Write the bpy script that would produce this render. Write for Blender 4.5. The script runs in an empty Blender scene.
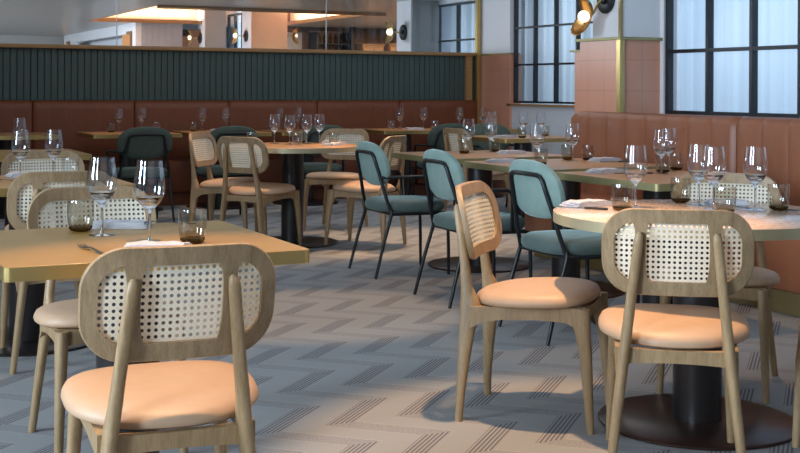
import bpy, bmesh, math, random
from mathutils import Vector, Matrix
random.seed(7)
PI = math.pi
C = bpy.context.scene.collection

# ------------------------------------------------------------------ materials
class NT:
    def __init__(s, name):
        s.m = bpy.data.materials.new(name); s.m.use_nodes = True
        s.t = s.m.node_tree; s.t.nodes.clear()
        s.out = s.t.nodes.new('ShaderNodeOutputMaterial')
    def n(s, typ, **kw):
        nd = s.t.nodes.new('ShaderNode' + typ)
        for k, v in kw.items():
            setattr(nd, k, v)
        return nd
    def put(s, sock, v):
        if isinstance(v, bpy.types.NodeSocket): s.t.links.new(v, sock)
        elif isinstance(v, (tuple, list)) and len(v) == 3 and sock.type == 'RGBA': sock.default_value = (*v, 1)
        else: sock.default_value = v
    def math(s, op, a, b=0.0, c=None):
        nd = s.n('Math', operation=op)
        s.put(nd.inputs[0], a); s.put(nd.inputs[1], b)
        if c is not None: s.put(nd.inputs[2], c)
        return nd.outputs[0]
    def mix(s, f, a, b):
        nd = s.n('Mix', data_type='RGBA')
        s.put(nd.inputs[0], f); s.put(nd.inputs[6], a); s.put(nd.inputs[7], b)
        return nd.outputs[2]
    def co(s, kind='Object', scale=(1, 1, 1), rot=(0, 0, 0)):
        tc = s.n('TexCoord'); mp = s.n('Mapping')
        s.t.links.new(tc.outputs[kind], mp.inputs[0])
        mp.inputs['Scale'].default_value = scale; mp.inputs['Rotation'].default_value = rot
        return mp.outputs[0]
    def noise(s, vec, scale, detail=3, rough=.5):
        nd = s.n('TexNoise'); s.put(nd.inputs['Vector'], vec)
        nd.inputs['Scale'].default_value = scale; nd.inputs['Detail'].default_value = detail
        nd.inputs['Roughness'].default_value = rough
        return nd.outputs[0]
    def ramp(s, f, stops):
        nd = s.n('ValToRGB'); s.put(nd.inputs[0], f); r = nd.color_ramp
        while len(r.elements) < len(stops): r.elements.new(.5)
        for e, (p, c) in zip(r.elements, stops):
            e.position = p; e.color = (*c, 1)
        return nd.outputs[0]
    def bump(s, h, strength=.2, dist=.01):
        nd = s.n('Bump'); s.put(nd.inputs['Height'], h)
        nd.inputs['Strength'].default_value = strength; nd.inputs['Distance'].default_value = dist
        return nd.outputs[0]
    def pbr(s, col, rough=.5, metal=0., normal=None, **kw):
        p = s.n('BsdfPrincipled')
        s.put(p.inputs['Base Color'], col); s.put(p.inputs['Roughness'], rough); s.put(p.inputs['Metallic'], metal)
        if normal is not None: s.put(p.inputs['Normal'], normal)
        for k, v in kw.items(): s.put(p.inputs[k.replace('_', ' ')], v)
        return p.outputs[0]
    def end(s, sh):
        s.t.links.new(sh, s.out.inputs[0]); return s.m

def plain(name, col, rough=.5, metal=0., nscale=0, var=.08, bump=0, **kw):
    t = NT(name); v = t.co()
    c = col; nrm = None
    if nscale:
        f = t.noise(v, nscale, 4)
        c = t.mix(f, tuple(x * (1 - var) for x in col), tuple(min(1, x * (1 + var)) for x in col))
        if bump: nrm = t.bump(f, bump, .004)
    return t.end(t.pbr(c, rough, metal, nrm, **kw))

def wood(name, c1, c2, scale=(14, 14, 1.6), rough=.45, freq=4.0, **kw):
    t = NT(name); v = t.co(scale=scale)
    f = t.noise(v, freq, 5, .6)
    g = t.noise(t.co(scale=tuple(x * 6 for x in scale)), freq, 2, .5)
    f2 = t.math('MULTIPLY_ADD', g, .35, t.math('MULTIPLY', f, .65))
    c = t.ramp(f2, [(.3, c1), (.7, c2)])
    return t.end(t.pbr(c, rough, 0, t.bump(f2, .08, .003), **kw))

M = {}
M['oak'] = wood('oak', (.235, .145, .068), (.41, .28, .15))
M['oak_panel'] = wood('oak_panel', (.205, .13, .064), (.40, .275, .155), scale=(15, 15, 1.0))
M['leather'] = plain('peach_leather', (.50, .325, .205), .5, 0, 30, .06, .12)
M['black_metal'] = plain('black_metal', (.012, .013, .015), .35, .3, 20, .1)
M['base_black'] = plain('base_black', (.02, .016, .016), .32, .2, 8, .15)
M['bronze_base'] = plain('bronze_base', (.055, .028, .022), .3, .5, 8, .2)
M['brass'] = plain('brass', (.55, .40, .16), .32, .9, 12, .1)
M['pale_brass'] = plain('pale_brass', (.50, .43, .27), .4, .55, 12, .1)
M['copper'] = plain('copper_brass', (.50, .27, .09), .3, .9, 12, .15)
M['brass_dull'] = plain('brass_dull', (.36, .27, .12), .42, .75, 12, .12)
M['olive_edge'] = plain('olive_edge', (.33, .29, .14), .42, .5, 14, .1)
M['steel'] = plain('steel', (.55, .55, .56), .25, 1.0, 20, .05)
M['dark_steel'] = plain('dark_steel', (.05, .045, .04), .3, .8, 20, .1)
M['white_paint'] = plain('white_paint', (.76, .76, .79), .6, 0, 5, .03)
M['grey_paint'] = plain('grey_paint', (.45, .43, .41), .6, 0, 5, .03)
M['low_wall'] = plain('low_wall', (.66, .69, .74), .6, 0, 5, .03)
M['warm_paint'] = plain('warm_paint', (.55, .42, .33), .6, 0, 5, .04)
M['blue_paint'] = plain('blue_paint', (.36, .38, .42), .6, 0, 5, .03)
M['ceiling'] = plain('ceiling_gloss', (.50, .47, .44), .3, 0, 2, .05)
M['ceiling_matte'] = plain('ceiling_matte', (.60, .58, .55), .7, 0, 3, .04)
M['cove'] = plain('cove_paint', (.75, .60, .48), .6, 0, 3, .03)
M['frame_black'] = plain('frame_black', (.014, .016, .02), .4, .2, 10, .1)
M['bench_back'] = plain('bench_leather_dark', (.165, .043, .013), .5, 0, 18, .14, .1)
M['bench_right'] = plain('bench_leather', (.27, .092, .042), .42, 0, 18, .10, .1)
M['napkin'] = None
M['walnut'] = wood('walnut', (.16, .075, .03), (.30, .15, .065), scale=(1.5, 12, 12))
M['ledge'] = wood('ledge_wood', (.30, .165, .065), (.45, .26, .11), scale=(1.5, 14, 14), rough=.35)
M['bar_wood'] = wood('bar_wood', (.15, .075, .035), (.26, .14, .07), scale=(12, 12, 1.2))

def velvet(name, c1, c2, sheen):
    t = NT(name); f = t.noise(t.co(), 7, 4, .6)
    c = t.ramp(f, [(.3, c1), (.7, c2)])
    return t.end(t.pbr(c, .75, 0, t.bump(t.noise(t.co(), 250, 2), .08, .002),
                       Sheen_Weight=.55, Sheen_Roughness=.4, Sheen_Tint=(*sheen, 1)))
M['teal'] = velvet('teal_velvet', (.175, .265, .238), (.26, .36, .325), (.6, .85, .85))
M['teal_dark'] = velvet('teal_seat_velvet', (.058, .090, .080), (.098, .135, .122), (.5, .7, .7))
M['green'] = velvet('dark_green_velvet', (.040, .060, .046), (.066, .090, .072), (.22, .28, .25))

def m_cane():
    t = NT('cane_weave')
    uv = t.n('UVMap'); sx = t.n('SeparateXYZ'); t.put(sx.inputs[0], uv.outputs[0])
    p = 1 / .0158
    fx = t.math('SUBTRACT', t.math('FRACT', t.math('MULTIPLY', sx.outputs[0], p)), .5)
    fy = t.math('SUBTRACT', t.math('FRACT', t.math('MULTIPLY', sx.outputs[1], p)), .5)
    ax = t.math('ABSOLUTE', fx); ay = t.math('ABSOLUTE', fy)
    dg = t.math('MULTIPLY', t.math('ADD', ax, ay), .74)
    d = t.math('MAXIMUM', t.math('MAXIMUM', ax, ay), dg)
    hole = t.math('LESS_THAN', d, .265)
    # strands: darker seams near the rim of each hole and along the diagonals
    dia = t.math('ABSOLUTE', t.math('SUBTRACT', ax, ay))
    seam = t.math('LESS_THAN', dia, .05)
    rim = t.math('LESS_THAN', d, .31)
    k = t.math('MAXIMUM', t.math('MULTIPLY', seam, .35), t.math('MULTIPLY', rim, .3))
    c = t.mix(k, (.86, .80, .67), (.52, .44, .30))
    b = t.bump(d, .5, .002)
    pb = t.pbr(c, .55, 0, b)
    tl = t.n('BsdfTranslucent'); t.put(tl.inputs[0], (.7, .6, .42))
    m0 = t.n('MixShader'); m0.inputs[0].default_value = .22
    t.t.links.new(pb, m0.inputs[1]); t.t.links.new(tl.outputs[0], m0.inputs[2])
    tr = t.n('BsdfTransparent'); mx = t.n('MixShader')
    t.t.links.new(hole, mx.inputs[0]); t.t.links.new(m0.outputs[0], mx.inputs[1]); t.t.links.new(tr.outputs[0], mx.inputs[2])
    return t.end(mx.outputs[0])
M['cane'] = m_cane()

def thin_glass(name, tint, edge=.9, base=.05, rough=.02, zgrad=None, p=3.0):
    t = NT(name)
    lw = t.n('LayerWeight'); lw.inputs['Blend'].default_value = .5
    f = t.math('MULTIPLY_ADD', t.math('POWER', lw.outputs['Facing'], p), edge, base)
    tr = t.n('BsdfTransparent')
    if zgrad:
        sx = t.n('SeparateXYZ'); t.put(sx.inputs[0], t.co())
        c = t.ramp(t.math('MULTIPLY', sx.outputs[2], 1 / zgrad[0]), [(0, zgrad[1]), (.55, tint)])
        t.put(tr.inputs[0], c)
    else: t.put(tr.inputs[0], tint)
    gl = t.n('BsdfGlossy'); gl.inputs['Roughness'].default_value = rough
    t.put(gl.inputs[0], (.9, .93, .97))
    mx = t.n('MixShader'); t.t.links.new(f, mx.inputs[0])
    t.t.links.new(tr.outputs[0], mx.inputs[1]); t.t.links.new(gl.outputs[0], mx.inputs[2])
    return t.end(mx.outputs[0])
M['glass'] = thin_glass('clear_glass', (.955, .965, .975), .95, .075, p=2.4, rough=.05)
M['smoke'] = thin_glass('smoked_glass', (.84, .82, .76), .8, .075, zgrad=(.09, (.52, .44, .31)), p=2.4)
M['pane'] = thin_glass('window_pane', (.93, .95, .97), .15, .025, rough=.3)
M['partition'] = thin_glass('partition_pane', (.90, .92, .93), .2, .02)
def solid_glass(name, col):
    t = NT(name); g = t.n('BsdfGlass'); t.put(g.inputs[0], col)
    g.inputs['IOR'].default_value = 1.45; g.inputs['Roughness'].default_value = .01
    return t.end(g.outputs[0])
M['stem_glass'] = solid_glass('stem_glass', (.97, .98, .99))
M['smoke_base'] = solid_glass('smoked_base', (.62, .52, .38))

def m_curtain(name, col, streak):
    t = NT(name)
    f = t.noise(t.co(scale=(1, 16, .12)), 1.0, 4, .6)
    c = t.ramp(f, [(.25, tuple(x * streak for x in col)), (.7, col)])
    tl = t.n('BsdfTranslucent'); t.put(tl.inputs[0], c)
    df = t.n('BsdfDiffuse'); t.put(df.inputs[0], c)
    mx = t.n('MixShader'); mx.inputs[0].default_value = .25
    t.t.links.new(tl.outputs[0], mx.inputs[1]); t.t.links.new(df.outputs[0], mx.inputs[2])
    return t.end(mx.outputs[0])
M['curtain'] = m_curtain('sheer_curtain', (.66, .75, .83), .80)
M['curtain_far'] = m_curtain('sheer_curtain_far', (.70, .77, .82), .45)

def emit(name, col, st):
    t = NT(name); e = t.n('Emission'); t.put(e.inputs[0], col); e.inputs[1].default_value = st
    return t.end(e.outputs[0])
M['bulb'] = emit('globe_bulb', (1, .80, .56), 2.2)
M['glow'] = emit('lit_shade', (1, .5, .22), .8)
M['peach_lit'] = emit('lit_hall', (1, .52, .32), .24)  # emission on wall panels stands in for light from the halls behind

def m_tile():
    t = NT('pink_tile'); tc = t.n('TexCoord'); sx = t.n('SeparateXYZ'); t.put(sx.inputs[0], tc.outputs['Object'])
    h = t.math('ADD', sx.outputs[0], sx.outputs[1])
    gz = t.math('FRACT', t.math('MULTIPLY', t.math('ADD', sx.outputs[2], .36), 1 / .22))
    gh = t.math('FRACT', t.math('MULTIPLY', h, 1 / .2))
    g = t.math('MINIMUM', t.math('MINIMUM', gz, t.math('SUBTRACT', 1, gz)), t.math('MINIMUM', gh, t.math('SUBTRACT', 1, gh)))
    line = t.math('LESS_THAN', g, .012)
    f = t.noise(t.co(), 3, 3)
    c = t.mix(f, (.60, .27, .17), (.69, .34, .23))
    c = t.mix(t.math('MULTIPLY', line, .6), c, (.38, .21, .15))
    return t.end(t.pbr(c, .28, 0, t.bump(f, .05, .01)))
M['tile'] = m_tile()

def m_carpet():
    t = NT('chevron_carpet'); tc = t.n('TexCoord'); sx = t.n('SeparateXYZ'); t.put(sx.inputs[0], tc.outputs['Object'])
    X, Y = sx.outputs[0], sx.outputs[1]
    ty = t.math('FRACT', t.math('MULTIPLY', t.math('SUBTRACT', Y, 3.9), 2.0))
    tri = t.math('MULTIPLY', t.math('SUBTRACT', 1, t.math('ABSOLUTE', t.math('SUBTRACT', t.math('MULTIPLY', ty, 2), 1))), .26)
    w = t.math('FRACT', t.math('MULTIPLY', t.math('SUBTRACT', t.math('SUBTRACT', X, tri), 1.647), 1 / .277))
    band = t.math('LESS_THAN', w, .47)
    A = t.math('LESS_THAN', ty, .5)
    st = t.math('LESS_THAN', t.math('FRACT', t.math('MULTIPLY', w, 6.3 / .47)), .5)
    mot = t.noise(t.co(scale=(1, 1, 1)), 160, 2)
    mott = t.math('MULTIPLY', t.math('GREATER_THAN', mot, .5), .44)
    inner = t.math('ADD', t.math('MULTIPLY', A, st), t.math('MULTIPLY', t.math('SUBTRACT', 1, A), mott))
    k = t.math('MULTIPLY', band, inner)
    l1 = t.math('LESS_THAN', w, .022); l2 = t.math('MULTIPLY', t.math('GREATER_THAN', w, .45), t.math('LESS_THAN', w, .475))
    line = t.math('MAXIMUM', l1, l2)
    fib = t.noise(t.co(), 220, 2); big = t.noise(t.co(), 1.2, 2)
    base = t.mix(fib, (.265, .275, .28), (.35, .36, .365))
    base = t.mix(t.math('MULTIPLY', big, .35), base, (.27, .245, .23))
    c = t.mix(k, base, (.14, .13, .145))
    c = t.mix(t.math('MULTIPLY', line, .6), c, (.44, .42, .40))
    return t.end(t.pbr(c, .95, 0, t.bump(fib, .25, .004), Specular_IOR_Level=.15))
M['carpet'] = m_carpet()

def m_ochre():
    t = NT('ochre_top'); f = t.noise(t.co(scale=(2, 14, 2)), 2.0, 4)
    c = t.mix(f, (.29, .160, .033), (.34, .195, .044))
    return t.end(t.pbr(c, .34, 0))
M['ochre'] = m_ochre()
def m_terrazzo():
    t = NT('speckled_top'); f = t.noise(t.co(), 60, 4, .7)
    v = t.n('TexVoronoi'); t.put(v.inputs['Vector'], t.co()); v.inputs['Scale'].default_value = 70
    c = t.ramp(f, [(.3, (.50, .30, .20)), (.5, (.66, .46, .34)), (.68, (.78, .66, .56))])
    c = t.mix(t.math('LESS_THAN', v.outputs['Distance'], .22), c, (.74, .60, .48))
    return t.end(t.pbr(c, .16, 0))
M['terrazzo'] = m_terrazzo()
M['table_wood'] = wood('table_wood', (.36, .185, .075), (.47, .26, .115), scale=(1.6, 14, 14), rough=.3)
def m_napkin():
    t = NT('napkin_cloth'); f = t.noise(t.co(), 90, 2)
    c = t.mix(f, (.40, .41, .47), (.56, .56, .60))
    return t.end(t.pbr(c, .9, 0, t.bump(f, .2, .003)))
M['napkin'] = m_napkin()

def m_panel():
    t = NT('green_slat_panel'); f = t.noise(t.co(scale=(6, 6, .8)), 2, 3)
    c = t.mix(f, (.042, .072, .066), (.060, .096, .090))
    return t.end(t.pbr(c, .42, 0))
M['panel'] = m_panel()

# ------------------------------------------------------------------ mesh helpers
class MB:
    def __init__(s): s.v = []; s.f = []; s.uv = None
    def add(s, vs, fs):
        o = len(s.v); s.v += [tuple(v) for v in vs]; s.f += [tuple(i + o for i in f) for f in fs]; return s
    def rings(s, rings, closed=True, cap0=True, cap1=True):
        n = len(rings[0]); vs = [p for r in rings for p in r]; fs = []
        for i in range(len(rings) - 1):
            for j in range(n if closed else n - 1):
                k = (j + 1) % n
                fs.append((i * n + j, i * n + k, (i + 1) * n + k, (i + 1) * n + j))
        if cap0: fs.append(tuple(reversed(range(n))))
        if cap1: fs.append(tuple((len(rings) - 1) * n + j for j in range(n)))
        return s.add(vs, fs)
    def box(s, x0, x1, y0, y1, z0, z1, b=0.0):
        if b <= 0:
            vs = [(x, y, z) for z in (z0, z1) for x, y in ((x0, y0), (x1, y0), (x1, y1), (x0, y1))]
            return s.add(vs, [(3, 2, 1, 0), (4, 5, 6, 7), (0, 1, 5, 4), (1, 2, 6, 5), (2, 3, 7, 6), (3, 0, 4, 7)])
        bm = bmesh.new(); bmesh.ops.create_cube(bm, size=1)
        for v in bm.verts:
            v.co = Vector(((x0 + x1) / 2 + v.co.x * (x1 - x0), (y0 + y1) / 2 + v.co.y * (y1 - y0), (z0 + z1) / 2 + v.co.z * (z1 - z0)))
        bmesh.ops.bevel(bm, geom=bm.edges[:], offset=b, segments=2, profile=.5, affect='EDGES')
        bm.verts.index_update()
        s.add([v.co[:] for v in bm.verts], [[v.index for v in f.verts] for f in bm.faces]); bm.free(); return s
    def lathe(s, prof, seg=32, c=(0, 0, 0), cap0=True, cap1=True):
        rs = [[(c[0] + r * math.cos(2 * PI * j / seg), c[1] + r * math.sin(2 * PI * j / seg), c[2] + z) for j in range(seg)] for r, z in prof]
        return s.rings(rs, True, cap0, cap1)
    def tube(s, pts, r, seg=10):
        P = [Vector(p) for p in pts]; R = r if isinstance(r, (list, tuple)) else [r] * len(P)
        rs = []; N = None
        for i, p in enumerate(P):
            if i == 0: T = (P[1] - P[0]).normalized()
            elif i == len(P) - 1: T = (P[-1] - P[-2]).normalized()
            else: T = ((P[i] - P[i - 1]).normalized() + (P[i + 1] - P[i]).normalized()).normalized()
            if N is None: N = T.orthogonal().normalized()
            N = (N - T * N.dot(T)).normalized(); B = T.cross(N)
            rs.append([p + (N * math.cos(2 * PI * j / seg) + B * math.sin(2 * PI * j / seg)) * R[i] for j in range(seg)])
        return s.rings(rs)
    def loft(s, secs, seg=16, n=2.6):      # horizontal superellipse sections (cx, cy, z, wx, wy)
        return s.rings([[(cx + sup(2 * PI * j / seg, n)[0] * wx / 2, cy + sup(2 * PI * j / seg, n)[1] * wy / 2, z) for j in range(seg)] for cx, cy, z, wx, wy in secs])
    def slab(s, outline, z0, z1, b=.003):  # convex outline, softly eased edges
        cx = sum(p[0] for p in outline) / len(outline); cy = sum(p[1] for p in outline) / len(outline)
        def ins(d):
            o = []
            for x, y in outline:
                L = math.hypot(x - cx, y - cy); k = (L - d * 1.2) / L
                o.append((cx + (x - cx) * k, cy + (y - cy) * k))
            return o
        return s.rings([[(x, y, z0) for x, y in ins(b)], [(x, y, z0 + b) for x, y in outline], [(x, y, z1 - b) for x, y in outline], [(x, y, z1) for x, y in ins(b)]])
    def build(s, name, mat, parent=None, smooth=True, angle=40):
        me = bpy.data.meshes.new(name); me.from_pydata(s.v, [], s.f); me.update()
        bm = bmesh.new(); bm.from_mesh(me); bmesh.ops.recalc_face_normals(bm, faces=bm.faces[:])
        if s.uv:
            L = bm.loops.layers.uv.new('UVMap')
            for f in bm.faces:
                for l in f.loops: l[L].uv = s.uv[l.vert.index]
        if smooth:
            for f in bm.faces: f.smooth = True
            for e in bm.edges:
                if len(e.link_faces) == 2 and e.calc_face_angle(0) > math.radians(angle): e.smooth = False
        bm.to_mesh(me); bm.free()
        me.materials.append(mat)
        o = bpy.data.objects.new(name, me); C.objects.link(o)
        if parent: o.parent = parent
        return o

def sup(t, n):
    c, s_ = math.cos(t), math.sin(t)
    return (math.copysign(abs(c) ** (2 / n), c), math.copysign(abs(s_) ** (2 / n), s_))
def rrect(x0, x1, y0, y1, r, k=6):
    o = []
    for cx, cy, a in ((x1 - r, y0 + r, -90), (x1 - r, y1 - r, 0), (x0 + r, y1 - r, 90), (x0 + r, y0 + r, 180)):
        for i in range(k + 1):
            t = math.radians(a + 90 * i / k); o.append((cx + r * math.cos(t), cy + r * math.sin(t)))
    return o
def circ(r, seg=64, cx=0, cy=0): return [(cx + r * math.cos(2 * PI * i / seg), cy + r * math.sin(2 * PI * i / seg)) for i in range(seg)]

def thing(name, label, cat, loc=(0, 0, 0), rz=0, group=None):
    o = bpy.data.objects.new(name, None); C.objects.link(o); o.empty_display_size = .1
    o.location = loc; o.rotation_euler = (0, 0, rz); setl(o, label, cat, group); return o
def setl(o, label, cat, group=None):
    o['label'] = label; o['category'] = cat
    if group: o['group'] = group
    return o
def dup(root, loc, rz=0, label=None, group=None, parent=None):
    r = root.copy(); C.objects.link(r)
    if parent is None:
        r.location = loc; r.rotation_euler = (0, 0, rz)
        if label: r['label'] = label
        if group: r['group'] = group
    else: r.parent = parent
    for ch in list(root.children): dup(ch, None, parent=r)
    return r
class Kind:                       # first placement uses the prototype itself, later ones copy it
    def __init__(s, maker): s.maker = maker; s.p = None; s.used = False
    def put(s, loc, rz, label, group=None):
        if s.p is None: s.p = s.maker()
        if not s.used:
            s.used = True; s.p.location = loc; s.p.rotation_euler = (0, 0, rz); s.p['label'] = label
            if group: s.p['group'] = group
            return s.p
        return dup(s.p, loc, rz, label, group)
def struct(name, mb, mat, parent=None, smooth=False):
    o = mb.build(name, mat, parent, smooth)
    if parent is None: o['kind'] = 'structure'
    return o
def face(fx, fy): return math.atan2(-fx, fy)      # turn local +y to (fx, fy)

# ------------------------------------------------------------------ camera
TH = math.radians(26.5); RO = math.radians(.264)
fw = Vector((math.sin(TH), math.cos(TH), 0)); rt = Vector((math.cos(TH), -math.sin(TH), 0)); up = Vector((0, 0, 1))
r2 = rt * math.cos(RO) + up * math.sin(RO); u2 = up * math.cos(RO) - rt * math.sin(RO)
cam = bpy.data.cameras.new('camera'); co = bpy.data.objects.new('camera', cam); C.objects.link(co)
mt = Matrix.Identity(4)
for i in range(3): mt[i][0], mt[i][1], mt[i][2] = r2[i], u2[i], -fw[i]
mt[0][3], mt[1][3], mt[2][3] = 0, 0, 1.19
co.matrix_world = mt
cam.sensor_width = 36; cam.lens = 54; cam.shift_y = -138.1 / 800; cam.clip_end = 100
bpy.context.scene.camera = co

# ------------------------------------------------------------------ room shell
WX, PX, WX2, YB, YJ = 5.5, 5.15, 7.2, 12.35, 7.33      # right wall, pillar face, far right wall, back wall, jog
struct('floor', MB().box(-4, 15, -3, 30, -.1, 0), M['carpet'])
struct('ceiling', MB().box(-4, WX2 + .4, -3, YB + .02, 2.95, 3.05), M['ceiling_matte'])
struct('wall_left', MB().box(-4.1, -4, -3, 30, 0, 3.1), M['grey_paint'])
struct('wall_front', MB().box(-4, WX + .1, -3.1, -3, 0, 3.1), M['grey_paint'])

# back wall: low partition with slatted green panel above the banquette, wooden ledge on top
mb = MB(); x = -3.9; P = .066; prof = []
while x < 6.98:
    prof += [(x, 0.), (x + .003, .005), (x + P - .007, .005), (x + P - .004, 0.)]; x += P
mb.rings([[(a, YB - .02 - b, z) for a, b in prof] for z in (.6, 1.585)], closed=False, cap0=False, cap1=False)
struct('trim_1', mb, M['panel'])
struct('wall_back', MB().box(-4, WX2 - .05, YB - .02, YB + .1, 0, 1.585), M['panel'])
struct('trim_2', MB().box(-4, WX2 - .08, YB - .09, YB + .14, 1.575, 1.615, .006), M['ledge'], smooth=True)
struct('trim_3', MB().box(WX2 - .20, WX2 - .12, YB - .06, YB + .0, 0, 1.575), M['ledge'])
struct('trim_4', MB().box(WX2 - .09, WX2 - .04, YB - .12, YB - .07, 0, 2.95), M['brass'])
# header of the opening above the ledge
struct('wall_back.001', MB().box(-4, WX2, YB - .03, YB + .1, 2.75, 3.0), M['white_paint'])

# partition glass: three sheets, butt joints
def sheet(name, x0, x1):
    o = struct(name, MB().box(x0, x1, YB + .02, YB + .028, 1.61, 2.75), M['partition']); return o
JX = [-4, 2.905, 5.245, WX2 - .08]
for i in range(3):
    w_ = sheet('window_%d' % (i + 3), JX[i] + .004, JX[i + 1] - .004)
    if i < 2:
        MB().box(JX[i + 1] - .004, JX[i + 1] + .004, YB + .017, YB + .031, 1.61, 2.75).build('glass_joint', M['steel'], w_, False)

# right wall segments
struct('wall_right', MB().box(WX, WX + .12, -3, YJ, 0, 1.0).box(WX, WX + .12, 6.82, YJ, 1.0, 3).box(WX, WX + .12, -3, 6.82, 2.78, 3), M['white_paint'])
struct('wall_right.001', MB().box(WX, WX2 + .1, YJ, YJ + .1, 0, 3), M['white_paint'])
# near pillar: tiled base, white upper, brass corner and cap strips
pil = struct('wall_right.002', MB().box(PX, WX + .01, 6.86, YJ + .02, 0, 1.54), M['tile'])
struct('wall_right.003', MB().box(PX, WX + .01, 6.86, YJ - .14, 1.56, 3), M['white_paint'])
struct('trim_5', MB().box(PX - .025, WX, 6.83, YJ + .05, 1.54, 1.56), M['olive_edge'])
struct('trim_6', MB().box(PX - .012, PX + .03, 6.848, 6.89, 0, 1.54), M['brass'])
struct('trim_7', MB().box(PX - .008, PX + .015, 6.852, 6.875, 1.56, 3), M['brass_dull'])
struct('wall_right.004', MB().box(PX + .08, WX + .2, YJ + .02, YJ + .2, 0, 1.47), M['tile'])
struct('trim_8', MB().box(PX + .06, WX + .2, YJ, YJ + .24, 1.47, 1.485), M['olive_edge'])

def window(name, wx, y0, y1, z0, z1, pw, ph, t=.014, d=.05, flip=False):
    fr = MB()
    n = round((y1 - y0) / pw); m = round((z1 - z0) / ph)
    for i in range(n + 1):
        y = y0 + (y1 - y0) * i / n; fr.box(wx, wx + d, y - t, y + t, z0 - t, z1 + t)
    for j in range(m + 1):
        z = z0 + (z1 - z0) * j / m; fr.box(wx + .002, wx + d - .002, y0 - t, y1 + t, z - t * .9, z + t * .9)
    w = struct(name, fr, M['frame_black'])
    MB().box(wx + .022, wx + .028, y0, y1, z0, z1).build('pane', M['pane'], w, False)
    return w
def curtain(label, wx, y0, y1, z0, z1, amp, lam, mat, soft=1.):
    rs = []; k = int((y1 - y0) / .012); rnd = random.Random(int(y0 * 100))
    ph = [rnd.uniform(0, 6) for _ in range(4)]
    line = []
    for i in range(k + 1):
        y = y0 + (y1 - y0) * i / k
        a = amp * (math.sin(2 * PI * y / lam + ph[0] + 1.3 * math.sin(y * 2.1 + ph[1])) + .5 * math.sin(2 * PI * y / (lam * .43) + ph[2]))
        line.append((wx + a, y))
    mb = MB().rings([[(a * 1. + (wx - a) * (1 - s_), y, z) for a, y in line] for s_, z in ((1.15, z0), (1, (z0 + z1) / 2), (.8, z1))], closed=False, cap0=False, cap1=False)
    o = mb.build('curtain', mat); setl(o, label, 'curtain'); return o
PW = .425
window('window_1', WX + .01, 6.82 - PW * 9, 6.82 - .02, 1.03, 1.03 + .43 * 4, PW, .43)
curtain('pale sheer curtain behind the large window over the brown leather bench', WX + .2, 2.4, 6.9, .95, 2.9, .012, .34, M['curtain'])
# far right wall (beyond the pillar)
struct('wall_right.005', MB().box(WX2, WX2 + .12, YJ, 11.62, 0, 1.0), M['low_wall'])
struct('trim_9', MB().box(WX2 - .03, WX2 + .1, YJ + .1, 11.66, 1.0, 1.022), M['ledge'])
struct('wall_right.006', MB().box(WX2 - .03, WX2 + .12, 11.6, YB - .06, 0, 1.58), M['tile'])
struct('wall_right.007', MB().box(WX2 - .03, WX2 + .12, 11.6, YB - .06, 1.6, 3), M['white_paint'])
struct('trim_10', MB().box(WX2 - .04, WX2 + .1, 11.59, YB - .06, 1.58, 1.6), M['olive_edge'])
struct('wall_right.008', MB().box(WX2, WX2 + .12, YJ, 11.6, 2.78, 3), M['white_paint'])
window('window_2', WX2 + .01, 11.57 - .405 * 10, 11.57, 1.045, 1.045 + .415 * 4, .405, .415, .012)
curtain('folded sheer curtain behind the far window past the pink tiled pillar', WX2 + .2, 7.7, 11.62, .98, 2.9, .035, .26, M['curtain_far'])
# the same wall beyond the glass partition
window('window_6', WX2 + .01, YB + .06, 13.4, .9, 2.23, .40, .44, .012)
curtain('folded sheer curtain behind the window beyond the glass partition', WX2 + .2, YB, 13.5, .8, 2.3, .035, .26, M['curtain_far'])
struct('wall_right.009', MB().box(WX2, WX2 + .12, YB, 13.5, 0, .88).box(WX2, WX2 + .12, YB, 13.5, 2.25, 2.6), M['low_wall'])
struct('wall_right.010', MB().box(6.83, WX2 + 1.9, 13.4, 13.8, 0, 2.7), M['white_paint'])  # pillar; its unseen run outward is added to block window lamp light
struct('wall_right.011', MB().box(6.84, WX2 + .02, 13.385, 13.4, 0, 2.7), M['grey_paint'])  # shade of the pillar's front side put on as a grey sheet

# ------------------------------------------------------------------ lounge beyond the partition
TX0, TX1, TY0, TY1 = 4.3, 7.65, 15.9, 20.3
cz = 2.3
ct = cz + .05
struct('ceiling.001', MB().box(-4, 15, YB + .1, TY0, cz, ct).box(-4, TX0, TY0, TY1, cz, ct).box(TX1, 15, TY0, TY1, cz, ct).box(-4, 6.25, TY1, 30, cz, ct).box(6.25, 15, 21.0, 30, cz, ct), M['ceiling'])
struct('ceiling.002', MB().box(TX0 - .3, TX1 + .3, TY0 - .3, 21.1, 2.72, 2.8).box(TX0 - .32, TX0 - .3, TY0 - .3, TY1 + .3, ct, 2.8).box(TX1 + .3, TX1 + .32, TY0 - .3, TY1 + .7, ct, 2.8).box(TX0 - .3, TX1 + .3, TY0 - .32, TY0 - .3, ct, 2.8).box(TX0 - .3, 6.25, TY1 + .3, TY1 + .32, ct, 2.8).box(6.25, TX1 + .3, 21.0, 21.02, ct, 2.8), M['cove'])
e = .03
struct('trim_11', MB().box(TX0 - e, TX1 + e, TY0 - e, TY0 + .01, cz - .05, ct).box(TX0, 6.25, TY1 - .015, TY1 + e, cz - .01, ct + .003).box(TX0 - .01, TX0 + .012, TY0, TY1, cz - .006, ct + .003).box(TX1 - .012, TX1 + .01, TY0, TY1, cz - .006, ct + .003), M['ledge'])
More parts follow.
